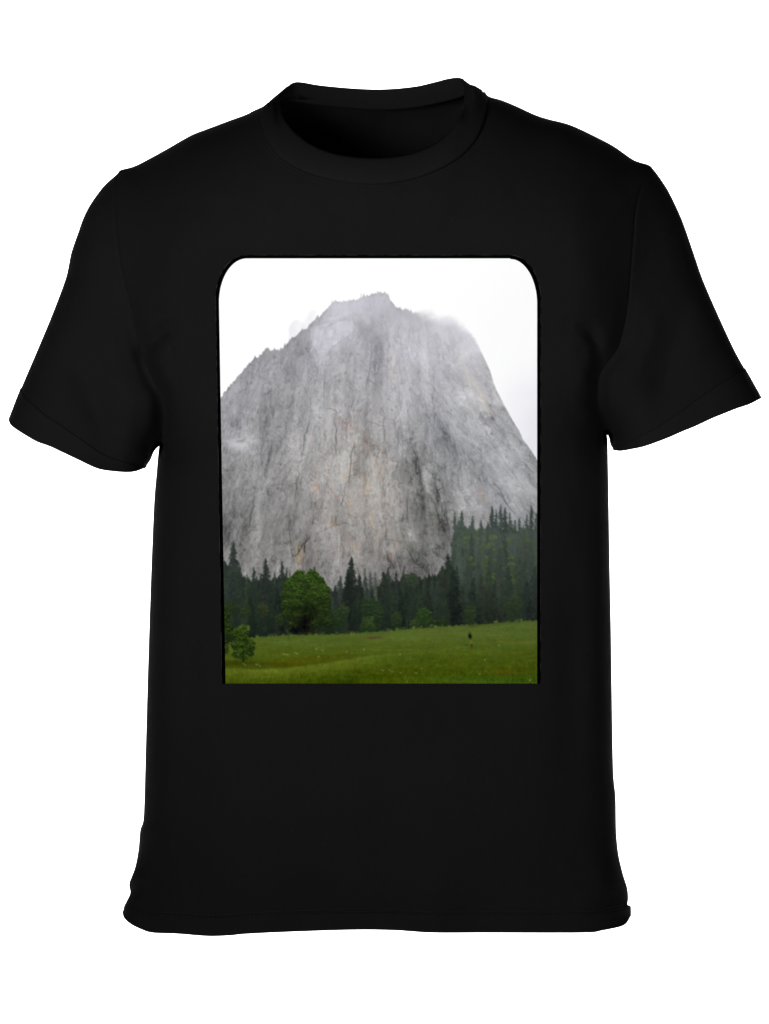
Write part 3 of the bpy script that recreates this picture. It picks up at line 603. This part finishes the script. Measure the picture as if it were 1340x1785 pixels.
# ---------------------------------------------------------------- outline of the shirt
SIL_TOP_L = [(512, 146), (500, 155), (490, 165), (478, 175), (457, 186), (441, 193), (430, 199), (400, 210), (360, 225), (332, 236), (290, 260), (240, 287), (220, 294), (205, 302), (180, 325), (158, 355), (145, 380), (136, 405),
             (124, 440), (118, 470), (112, 492), (90, 550), (62, 617), (36, 678), (15, 732)]
SIL_TOP_R = [(806, 137), (815, 142), (828, 151), (843, 158), (852, 168), (873, 174), (900, 185), (935, 201), (965, 210), (975, 212), (1000, 220), (1040, 239), (1070, 255), (1105, 279), (1137, 293), (1148, 307), (1165, 333), (1184, 372),
             (1196, 403), (1212, 450), (1226, 490), (1252, 550), (1281, 612), (1308, 660), (1327, 694)]
SIDE_L = [(277, 778), (272, 830), (268, 880), (263, 1000), (258, 1150), (254, 1290), (251, 1400), (249, 1432), (244, 1447), (241, 1480), (235, 1506), (225, 1531), (226.5, 1545), (218, 1566), (213, 1590)]
SIDE_R = [(1058, 758), (1060, 820), (1061, 880), (1063, 1000), (1065, 1100), (1067, 1240), (1069, 1345), (1073, 1390), (1074, 1445), (1077, 1482), (1084, 1510), (1093, 1537), (1095, 1555), (1094, 1564), (1099, 1575), (1099, 1597)]
SL_UND_L = [(277, 778), (269, 786), (262, 802), (252, 816)]
SL_UND_R = [(1058, 758), (1061, 762), (1064, 775), (1070, 785)]
HEM_SL_L = [(15, 732), (22, 744), (60, 768), (86, 778), (110, 789), (136, 801), (166, 815), (190, 820.5), (222, 823), (238, 821), (252, 816)]
HEM_SL_R = [(1327, 694), (1308, 704), (1285, 712), (1262, 721), (1240, 730), (1210, 744), (1190, 752), (1160, 765), (1124, 778), (1100, 783), (1082, 786), (1070, 785)]
BOTTOM = [(213, 1590), (216, 1600), (228, 1611), (246, 1620), (266, 1626), (310, 1628), (362, 1632), (400, 1631), (432, 1628), (520, 1624), (620, 1621), (690, 1622), (752, 1626), (850, 1626), (1015, 1626), (1050, 1622), (1082, 1615), (1093, 1608), (1099, 1597)]
SEAM_L = [(205, 302), (200, 350), (203, 410), (212, 470), (225, 525), (236, 575), (250, 625), (266, 662), (281, 692), (285, 735), (277, 778)]
SEAM_R = [(1137, 293), (1118, 330), (1108, 370), (1105, 410), (1100, 470), (1095, 530), (1088, 570), (1078, 605), (1060, 632), (1044, 656), (1042, 700), (1050, 735), (1058, 758)]
NECK_TOP = [(512, 146), (560, 151), (620, 156), (670, 157), (720, 152), (760, 143), (806, 137)]

def polyd(px, py, pts):
    """distance to a polyline"""
    p = np.stack([px.ravel(), py.ravel()], -1); out = np.full(len(p), 1e9)
    pts = np.asarray(pts, float)
    a = pts[:-1]; d = pts[1:] - a; L2 = (d ** 2).sum(1) + 1e-9
    for s in range(0, len(p), 20000):
        q = p[s:s + 20000, None, :] - a[None]
        t = np.clip((q * d[None]).sum(2) / L2, 0, 1)
        e = q - t[..., None] * d[None]
        out[s:s + 20000] = np.sqrt((e ** 2).sum(2).min(1))
    return out.reshape(px.shape)

sp = lambda p, n=3: spline(p, n)
OUT_L = np.vstack([sp(SIL_TOP_L)]); OUT_R = np.vstack([sp(SIL_TOP_R)])
EDGES = [OUT_L, OUT_R, sp(SIDE_L), sp(SIDE_R), sp(SL_UND_L), sp(SL_UND_R)]
# the shoulder line carried across the neck opening so the chest keeps its curve there
NECK_VIRT = np.array([(457, 186), (512, 172), (590, 160), (670, 152), (740, 150), (806, 146), (843, 158)], float)

def softmin(ds, k):
    ds = np.stack(ds); m = ds.min(0)
    return m - k * np.log(np.exp(-(ds - m) / k).sum(0))

def bump(px, py, pts, w, h):
    """long soft fold along a curve, tapering at both ends"""
    pts = spline(pts, 5); d = polyd(px, py, pts)
    e0 = np.hypot(px - pts[0][0], py - pts[0][1]); e1 = np.hypot(px - pts[-1][0], py - pts[-1][1])
    L = np.hypot(*(pts[-1] - pts[0])) * .35
    return h * np.exp(-(d / w) ** 2) * np.clip(np.minimum(e0, e1) / L, 0, 1)

def height(px, py, back=False):
    """how far the cloth stands off the side-seam plane, metres"""
    ds = [np.maximum(polyd(px, py, e), 0) for e in (EDGES[0], EDGES[1], EDGES[2], EDGES[3], EDGES[4], EDGES[5], NECK_VIRT)]
    dmin = np.minimum.reduce(ds)
    d = np.clip(softmin(ds, 9), 0, None); d = np.minimum(d, dmin) * 1.0
    d = np.where(dmin < 14, dmin, np.maximum(d, 14 * .6))
    d = dmin * np.exp(-dmin / 40) + d * (1 - np.exp(-dmin / 40))
    insl = sst(330, 500, np.abs(px - 665)) * sst(900, 780, py)
    top = np.clip((620 - py) / 260, 0, 1)
    R_ = 190 - 85 * insl + 45 * top * (1 - insl)
    D_ = .088 - .034 * insl + .034 * sst(700, 330, py) * (1 - insl)
    s = np.clip(d / R_, 0, 1)
    n = 2.3 - .3 * top
    h = D_ * (1 - (1 - s) ** n) ** (1 / n)
    # chest stands a little prouder than the hem
    h = h * (1 - .20 * np.clip((py - 500) / 1100, 0, 1))
    if back: h = h * .8
    # armhole: the sleeve tucks in behind the chest towards the armpit
    for sm, side in ((SEAM_L, 0), (SEAM_R, 1)):
        sd = polyd(px, py, sp(sm, 4)); ap = (282, 770) if side == 0 else (1054, 750)
        r = np.clip((py - 430) / 300, 0, 1) * np.clip((900 - py) / 110, 0, 1)
        h -= .020 * r ** 1.5 * np.exp(-(sd / 16) ** 2) + .012 * r * np.exp(-(sd / 42) ** 2)
        h -= .0012 * np.exp(-(sd / 2.6) ** 2) * np.clip((py - 300) / 60, 0, 1)
    if not back:
        h += bump(px, py, [(238, 640), (262, 600), (292, 575), (320, 572)], 13, -.008) + bump(px, py, [(300, 612), (285, 640), (292, 690)], 20, .006)
        h += bump(px, py, [(1000, 566), (1028, 580), (1042, 612), (1042, 655)], 13, -.009) + bump(px, py, [(1015, 610), (1015, 650), (1022, 700)], 22, .005)
        h += bump(px, py, [(130, 560), (140, 650), (180, 740), (215, 800)], 24, -.0055) + bump(px, py, [(1190, 500), (1180, 600), (1150, 690), (1120, 740)], 22, -.0055)
        h += bump(px, py, [(1150, 520), (1130, 600), (1090, 680)], 16, .003) + bump(px, py, [(180, 520), (200, 640), (240, 740)], 20, .004)
        h += bump(px, py, [(300, 900), (292, 1150), (300, 1420), (285, 1560)], 34, .0045) + bump(px, py, [(345, 900), (338, 1200), (350, 1500)], 34, -.004)
        h += bump(px, py, [(1035, 950), (1036, 1200), (1040, 1450)], 30, .004) + bump(px, py, [(990, 900), (1000, 1200), (985, 1500)], 34, -.004)
        h += bump(px, py, [(255, 1380), (290, 1470), (360, 1560)], 30, .005) + bump(px, py, [(1080, 1480), (1040, 1560), (960, 1600)], 26, .005)
        h += bump(px, py, [(640, 1290), (800, 1320), (960, 1280)], 60, .003) + bump(px, py, [(380, 1330), (520, 1420), (640, 1560)], 60, .003)
        h += bump(px, py, [(330, 1545), (600, 1555), (950, 1550)], 26, -.003)
        h += bump(px, py, [(480, 360), (600, 380), (760, 370), (880, 350)], 34, -.003)
    inner = np.clip(dmin / 40, 0, 1)
    inprint = np.clip((np.maximum(np.abs(px - 660) - 290, np.abs(py - 820) - 385)) / 40, 0, 1) * .85 + .15
    h += inner * inprint * (.0022 * fbm(px / 130, py / 190, 71, 2) + .0009 * fbm(px / 45, py / 70, 75, 3))
    # flaring bottom ripples
    fl = np.clip((py - 1380) / 240, 0, 1)
    h += fl * inner * (.004 * np.sin(px / 52 + .8) * .6 + .002 * np.sin(px / 23))
    return np.maximum(h, 0) * np.where(dmin < .01, 0, 1)

def cosg(n):                                    # samples crowded towards both ends
    a = np.linspace(0, 1, n); return .5 - .5 * np.cos(np.pi * a)

def interp_xy(pts, y):                          # x of an outline as a function of y
    p = np.array(sp(pts, 6)); o = np.argsort(p[:, 1], kind='stable'); return np.interp(y, p[o, 1], p[o, 0])

BOT = sp(BOTTOM, 6)
def warp_bottom(px, v):
    """rows 1500.. bend down onto the hem curve"""
    b = np.interp(px, BOT[:, 0], BOT[:, 1])
    t = np.clip((v - 1480) / (1590 - 1480), 0, 1)
    return np.where(v > 1480, 1480 + t * (b - 1480), v)

LEFT = [q for q in SIL_TOP_L if q[1] <= 302] + SEAM_L[1:] + SIDE_L[1:]
RIGHT = [q for q in SIL_TOP_R if q[1] <= 293] + SEAM_R[1:] + SIDE_R[1:]

# ---------------------------------------------------------------- neckline curves (photo x, y) and depth
# upper edge of the neckband, clockwise from its left peak, front half then back half
NECK_IN = [(506, 149, 0, 1), (493, 160, .35, 1), (489, 176, .7, 1), (491, 197, 1, 1), (501, 217, 1, 1), (522, 239, 1, 1), (552, 258, 1, 1), (592, 271, 1, 1), (640, 276.5, 1, 1), (684, 275, 1, 1), (724, 267, 1, 1),
           (760, 251, 1, 1), (787, 227, 1, 1), (803, 199, 1, 1), (810, 172, .8, 1), (812, 154, .4, 1), (807, 140, 0, 1)]
NECK_IN_B = [(797, 136), (780, 137.5), (758, 143), (722, 151), (670, 155.5), (620, 154.5), (560, 149.5), (530, 144.5), (516, 144)]
NECK_OUT = [(466, 181), (457, 192), (456, 208), (461, 232), (472, 254), (492, 276), (522, 295), (562, 309), (604, 317), (645, 320), (686, 318), (728, 309), (768, 293), (802, 272), (827, 245), (841, 216), (847, 190), (847, 172), (838, 158)]
NECK_OUT_B = [(818, 163), (795, 171), (760, 180), (722, 187), (672, 191), (624, 189), (566, 184), (520, 178), (488, 177)]

def resample(P_, n):
    P_ = np.asarray(P_, float); d = np.r_[0, np.cumsum(np.hypot(*np.diff(P_[:, :2], axis=0).T))]
    t = np.linspace(0, d[-1], n); return np.stack([np.interp(t, d, P_[:, k]) for k in range(P_.shape[1])], 1)
NF, NB = 121, 71
fi = resample(spline([p[:2] for p in NECK_IN], 6), NF); fo = resample(spline(NECK_OUT, 6), NF)
bi = resample(spline([NECK_IN[-1][:2]] + NECK_IN_B + [NECK_IN[0][:2]], 6), NB); bo = resample(spline([NECK_OUT[-1]] + NECK_OUT_B + [NECK_OUT[0]], 6), NB)
hfo = height(fo[:, 0], fo[:, 1]); hfi = height(fi[:, 0], fi[:, 1])
tt = np.linspace(0, 1, NF); ends = np.minimum(tt, 1 - tt)
e = np.clip(ends / .16, 0, 1); e = e * e * (3 - 2 * e)
neck_y_out = -(hfo * e) ; neck_y_in = -(np.minimum(hfi, .082) * e * .95)
tb = np.linspace(0, 1, NB); hb = np.sin(np.pi * tb) ** .6
hbo = height(bo[:, 0], bo[:, 1], True); mid_ = (tb > .1) & (tb < .9)
hb = np.sin(np.pi * tb); cbk = min(.060, float(((hbo[mid_] - .003) / hb[mid_]).min())); print('band back depth', cbk)
back_y_in = .85 * cbk * hb; back_y_out = cbk * hb
MIDF = fi * .3 + fo * .7; MIDB = bi * .25 + bo * .75

# ---------------------------------------------------------------- the shirt
root = bpy.data.objects.new('t_shirt', None); COL.objects.link(root); root.location = (0, 0, (892.5 - 1626) * S)
root['label'] = 'black short sleeved crew neck t-shirt with a printed mountain and meadow picture on its chest'
root['category'] = 't-shirt'
def child(o, parent=root):
    o.parent = parent
    if parent is root: o.matrix_parent_inverse = root.matrix_world.inverted()
    return o
bpy.context.view_layer.update()

NR, NC = 420, 300
v = np.r_[np.linspace(160, 330, 70), np.linspace(333, 1480, 290), np.linspace(1483, 1589.9, 60)]
xl = interp_xy(LEFT, v); xr = interp_xy(RIGHT, v)
u = cosg(NC)
PX = xl[:, None] + (xr - xl)[:, None] * u[None]; VV = np.repeat(v[:, None], NC, 1)
PYY = warp_bottom(PX, VV)

def hole(px, py, back):
    """inside the neck opening (panel edge lies under the neckband)"""
    m = MIDF if not back else MIDB
    o = np.argsort(m[:, 0]); lim = np.interp(px, m[o, 0], m[o, 1], left=-1, right=-1)
    if back: return (py < lim) & (px > m[:, 0].min()) & (px < m[:, 0].max())
    # front neckline is a closed bowl: test by rows
    i = len(m) // 2
    lo = m[:i + 1][np.argsort(m[:i + 1, 1])]; hi = m[i:][np.argsort(m[i:, 1])]
    xa = np.interp(py, lo[:, 1], lo[:, 0]); xb = np.interp(py, hi[:, 1], hi[:, 0])
    return (px > xa) & (px < xb) & (py < m[:, 1].max())

def panel(name, back):
    h = height(PX, PYY, back)
    y = h if back else -h
    # the side seam itself stays exactly on the outline
    side = (VV > 800)
    y[:, 0] = np.where(side[:, 0], 0, y[:, 0]); y[:, -1] = np.where(side[:, -1], 0, y[:, -1])
    co = P(PX, PYY, y)
    f = grid_faces(len(v), NC, flip=back)
    cx = PX.ravel()[f].mean(1); cy = PYY.ravel()[f].mean(1)
    f = f[~hole(cx, cy, back)]
    return mesh_obj(name, co, f, M_BODY)
front = child(panel('front_panel', False)); backp = child(panel('back_panel', True))

# sleeves: a Coons patch between seam, cuff, outer edge and underside, front half and back half
def sleeve_uv(seam, hem, outer, under, ns=120, nt=110):
    A = resample(sp(seam, 6), 400); B = resample(sp(hem, 6), 400); Cc = resample(sp(outer, 6), 400); Dd = resample(sp(under, 6), 400)
    s = np.linspace(0, 1, ns)[:, None]; t = cosg(nt)[None, :]
    g = lambda Q, w_: np.stack([np.interp(w_, np.linspace(0, 1, 400), Q[:, k]) for k in (0, 1)], -1)
    a = g(A, t[0])[None]; b = g(B, t[0])[None]; c = g(Cc, s[:, 0])[:, None]; d = g(Dd, s[:, 0])[:, None]
    s_, t_ = s[..., None], t[..., None]
    co = (1 - s_) * a + s_ * b + (1 - t_) * c + t_ * d - ((1 - s_) * (1 - t_) * A[0] + (1 - s_) * t_ * A[-1] + s_ * (1 - t_) * B[0] + s_ * t_ * B[-1])
    return co
OUTER_L = [q for q in SIL_TOP_L if q[1] >= 302]; OUTER_R = [q for q in SIL_TOP_R if q[1] >= 293]
def build_sleeve(seam, hem, outer, under, flip):
    uv = sleeve_uv(seam, hem, outer, under); px, py = uv[..., 0], uv[..., 1]
    hf = height(px, py); hb_ = height(px, py, True)
    hf[:, 0] = 0; hf[:, -1] = 0; hb_[:, 0] = 0; hb_[:, -1] = 0
    cf = P(px, py, -hf); cb = P(px, py, hb_)
    ns, nt = px.shape
    # seam allowance tucked under the body panels
    sgn = 1 if px[0].mean() < 670 else -1
    al = []
    for k_, dz in ((12, .006), (6, .003)):
        qx = px[0] + sgn * k_; prof_ = np.sin(np.pi * np.linspace(0, 1, nt)) ** .3
        qx = px[0] + sgn * k_ * prof_
        al.append(np.concatenate([P(qx, py[0], -np.maximum(height(px[0], py[0]) - dz, 0)), P(qx, py[0], np.maximum(height(px[0], py[0], True) - dz, 0))[-2:0:-1]], 0))
    ring = np.concatenate([cf, cb[:, -2:0:-1]], 1)
    ring = np.concatenate([np.array(al), ring], 0); ns += 2
    o = mesh_obj('sleeve', ring, grid_faces(ns, ring.shape[1], flip, wrap=True), M_BODY)
    child(o)
    # turned-up cuff hem, 2 cm deep, standing a hair proud
    k0 = None
    dd = np.hypot(px[-1] - px, py[-1] - py).mean(1); k0 = int(np.argmin(np.abs(dd - 34)))
    r2 = ring[k0 + 2:].copy(); cen = r2.mean(1, keepdims=True)
    dirn = r2 - cen; dirn /= np.linalg.norm(dirn, axis=2, keepdims=True) + 1e-9
    hem_o = mesh_obj('cuff_hem', r2 + dirn * np.array([.0, .0009, .0]) , grid_faces(r2.shape[0], r2.shape[1], flip, wrap=True), M_HEM)
    thick(hem_o, .0012, -1 if False else 0); hem_o.parent = o
    return o
sl = build_sleeve(SEAM_L, HEM_SL_L, OUTER_L, SL_UND_L, True)
sr = build_sleeve(SEAM_R, HEM_SL_R, OUTER_R, SL_UND_R, False)

# bottom hem band all round
vb = np.linspace(0, 1, 14)
def hem_strip(back):
    rows = []
    for k in vb:
        vv = np.full(NC, 1566 + (1589.9 - 1566) * k); a = interp_xy(LEFT, vv); b_ = interp_xy(RIGHT, vv)
        px = a + (b_ - a) * u; py = warp_bottom(px, vv); h = height(px, py, back)
        h[0] = 0; h[-1] = 0
        h = h + .0004 * np.clip(np.minimum(u, 1 - u) * 60, 0, 1)
        rows.append(P(px, py, h if back else -h))
    return np.array(rows)
rf, rb = hem_strip(False), hem_strip(True)
ring = np.concatenate([rf, rb[:, -2:0:-1]], 1)
hemo = child(mesh_obj('bottom_hem', ring, grid_faces(len(vb), ring.shape[1], False, wrap=True), M_HEM)); thick(hemo, .0008)

# ribbed neckband
def band():
    rows = []
    for k in np.linspace(0, 1, 12):
        f2 = fi * (1 - k) + fo * k; b2 = bi * (1 - k) + bo * k
        yf = neck_y_in * (1 - k) + neck_y_out * k; yb = back_y_in * (1 - k) + back_y_out * k
        puff = .0022 * math.sin(math.pi * min(1, k * 1.0)) ** .7
        kk = min(1, k * 2.2)                       # lies on the chest, only rolling in at the very top of the shoulders
        yf = -height(f2[:, 0], f2[:, 1]) * (e * (1 - kk) + kk)
        a = P(f2[:, 0], f2[:, 1], yf - puff - .0016); b_ = P(b2[:, 0], b2[:, 1], yb - puff * .3)
        w_ = e[:, None]
        rows.append(np.concatenate([a, b_[1:-1]], 0))
    return np.array(rows)
rg = band()
nb_ = child(mesh_obj('neckband', rg, grid_faces(rg.shape[0], rg.shape[1], True, wrap=True), M_RIB)); thick(nb_, .0024)
# twin row of stitches under the neckband: short thread dashes
def stitches(name, pts3, parent, step=.0032, r=.00022):
    pts3 = np.asarray(pts3); seg = np.linalg.norm(np.diff(pts3, axis=0), axis=1); d = np.r_[0, np.cumsum(seg)]
    n = int(d[-1] / step); V_ = []; F_ = []
    for i in range(n):
        t0, t1 = i * step, i * step + step * .62
        p0 = np.array([np.interp(t0, d, pts3[:, k]) for k in range(3)]); p1 = np.array([np.interp(t1, d, pts3[:, k]) for k in range(3)])
        ax = (p1 - p0) / (np.linalg.norm(p1 - p0) + 1e-9); up = np.cross(ax, [0, 1, 0]); up /= np.linalg.norm(up) + 1e-9; fr = np.cross(up, ax)
        b0 = len(V_)
        for q in (p0, p1):
            for a_ in range(4):
                an = a_ * math.pi / 2; V_.append(q + r * (math.cos(an) * up + math.sin(an) * fr))
        for a_ in range(4): F_.append((b0 + a_, b0 + (a_ + 1) % 4, b0 + 4 + (a_ + 1) % 4, b0 + 4 + a_))
        F_.append((b0, b0 + 3, b0 + 2, b0 + 1)); F_.append((b0 + 4, b0 + 5, b0 + 6, b0 + 7))
    o = mesh_obj(name, V_, F_, M_THREAD, smooth=False); child(o, parent); return o
cen_ = np.array([655, 200.])
for off in (5, 11):
    dr = fo - cen_; dr /= np.linalg.norm(dr, axis=1)[:, None]; q = (fo + dr * off)[14:-14]
    stitches('neck_stitching', P(q[:, 0], q[:, 1], -height(q[:, 0], q[:, 1]) - .0003), front)
for off in (32, 37):
    px = np.linspace(232, 1088, 240); py = np.interp(px, BOT[:, 0], BOT[:, 1]) - off
    stitches('hem_stitching', P(px, py, -height(px, py) - .0018 * (off < 34) - .0004), front if off > 34 else front)

# ---------------------------------------------------------------- the print
pic = paint_picture()
lin = np.where(pic / 255 <= .04045, pic / 255 / 12.92, ((pic / 255 + .055) / 1.055) ** 2.4)
inL = lambda y: np.where(y < 527, 430 - 48.5 * np.sqrt(np.clip(1 - ((527 - y) / 76.5) ** 2, 0, 1)), 381.5 + (y - 527) / 665 * 11.5)
inR = lambda y: np.where(y < 530, 889 + 47 * np.sqrt(np.clip(1 - ((530 - y) / 78.5) ** 2, 0, 1)), 936 + (y - 530) * 0)
otL = lambda y: np.where(y < 520, 430 - 54 * np.sqrt(np.clip(1 - ((520 - y) / 75.) ** 2, 0, 1)), 376 + (y - 520) / 672 * 11)
otR = lambda y: np.where(y < 522, 889 + 53 * np.sqrt(np.clip(1 - ((522 - y) / 77.) ** 2, 0, 1)), 942 - (y - 522) / 670 * .5)
# cloth surface sampled once on a coarse lattice, then read smoothly for the dense print
gx = np.arange(366, 955, 6.0); gy = np.arange(436, 1206, 6.0); GX, GY = np.meshgrid(gx, gy); GH = height(GX, GY)
def hh(px, py):
    fx = (px - gx[0]) / 6; fy = (py - gy[0]) / 6; i = np.clip(fx.astype(int), 0, len(gx) - 2); j = np.clip(fy.astype(int), 0, len(gy) - 2)
    fx = fx - i; fy = fy - j
    return (GH[j, i] * (1 - fx) + GH[j, i + 1] * fx) * (1 - fy) + (GH[j + 1, i] * (1 - fx) + GH[j + 1, i + 1] * fx) * fy
def sheet(name, L_, R_, y0, y1, nr, nc, lift, mat, colf=None, parent=root):
    yy = y0 + (y1 - y0) * np.r_[0, (np.arange(1, nr) / (nr - 1))]
    if nr > 50: yy = np.sort(np.r_[yy, y0 + np.array([.05, .2, .45])])
    a, b_ = L_(yy), R_(yy); px = a[:, None] + (b_ - a)[:, None] * np.linspace(0, 1, nc)[None]; py = np.repeat(yy[:, None], nc, 1)
    co = P(px, py, -hh(px, py) - lift)
    return child(mesh_obj(name, co, grid_faces(len(yy), nc), mat, colors=colf(px, py) if colf else None), parent), co
def ink(px, py):
    fx = np.clip(px - CX0, 0, CW - 1.01); fy = np.clip(py - CY0, 0, CH - 1.01); i = fx.astype(int); j = fy.astype(int); fx = (fx - i)[..., None]; fy = (fy - j)[..., None]
    c = (lin[j, i] * (1 - fx) + lin[j, i + 1] * fx) * (1 - fy) + (lin[j + 1, i] * (1 - fx) + lin[j + 1, i + 1] * fx) * fy
    return np.clip(c * np.interp(py, [600, 850, 1130, 1192], [.835, .87, .97, 1.03])[..., None], 0, .94)  # ink lightened towards the bottom, making up for lamp falloff in the colour
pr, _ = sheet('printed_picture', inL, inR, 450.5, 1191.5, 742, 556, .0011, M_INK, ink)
pr['label'] = 'printed picture of a misty grey granite cliff over dark firs and a green meadow'
bo_, _ = sheet('print_border', otL, otR, 445, 1191.8, 260, 120, .0008, M_EDGE, parent=pr)

M_LINE, nt, b_ = new_mat('grey_ink'); b_.inputs['Roughness'].default_value = .9; b_.inputs['Specular IOR Level'].default_value = 0
nn = nt.nodes.new('ShaderNodeTexNoise'); nn.inputs['Scale'].default_value = 30
mr = nt.nodes.new('ShaderNodeMapRange'); mr.inputs['From Min'].default_value = .42; mr.inputs['From Max'].default_value = .62; mr.inputs['To Min'].default_value = .004; mr.inputs['To Max'].default_value = .03
nt.links.new(nn.outputs['Fac'], mr.inputs['Value']); nt.links.new(mr.outputs['Result'], b_.inputs['Base Color'])
ln_, _ = sheet('print_outline', lambda y: otL(y + .8) - .8, lambda y: otR(y + .8) + .8, 444.2, 1191.6, 260, 120, .0006, M_LINE, parent=pr)
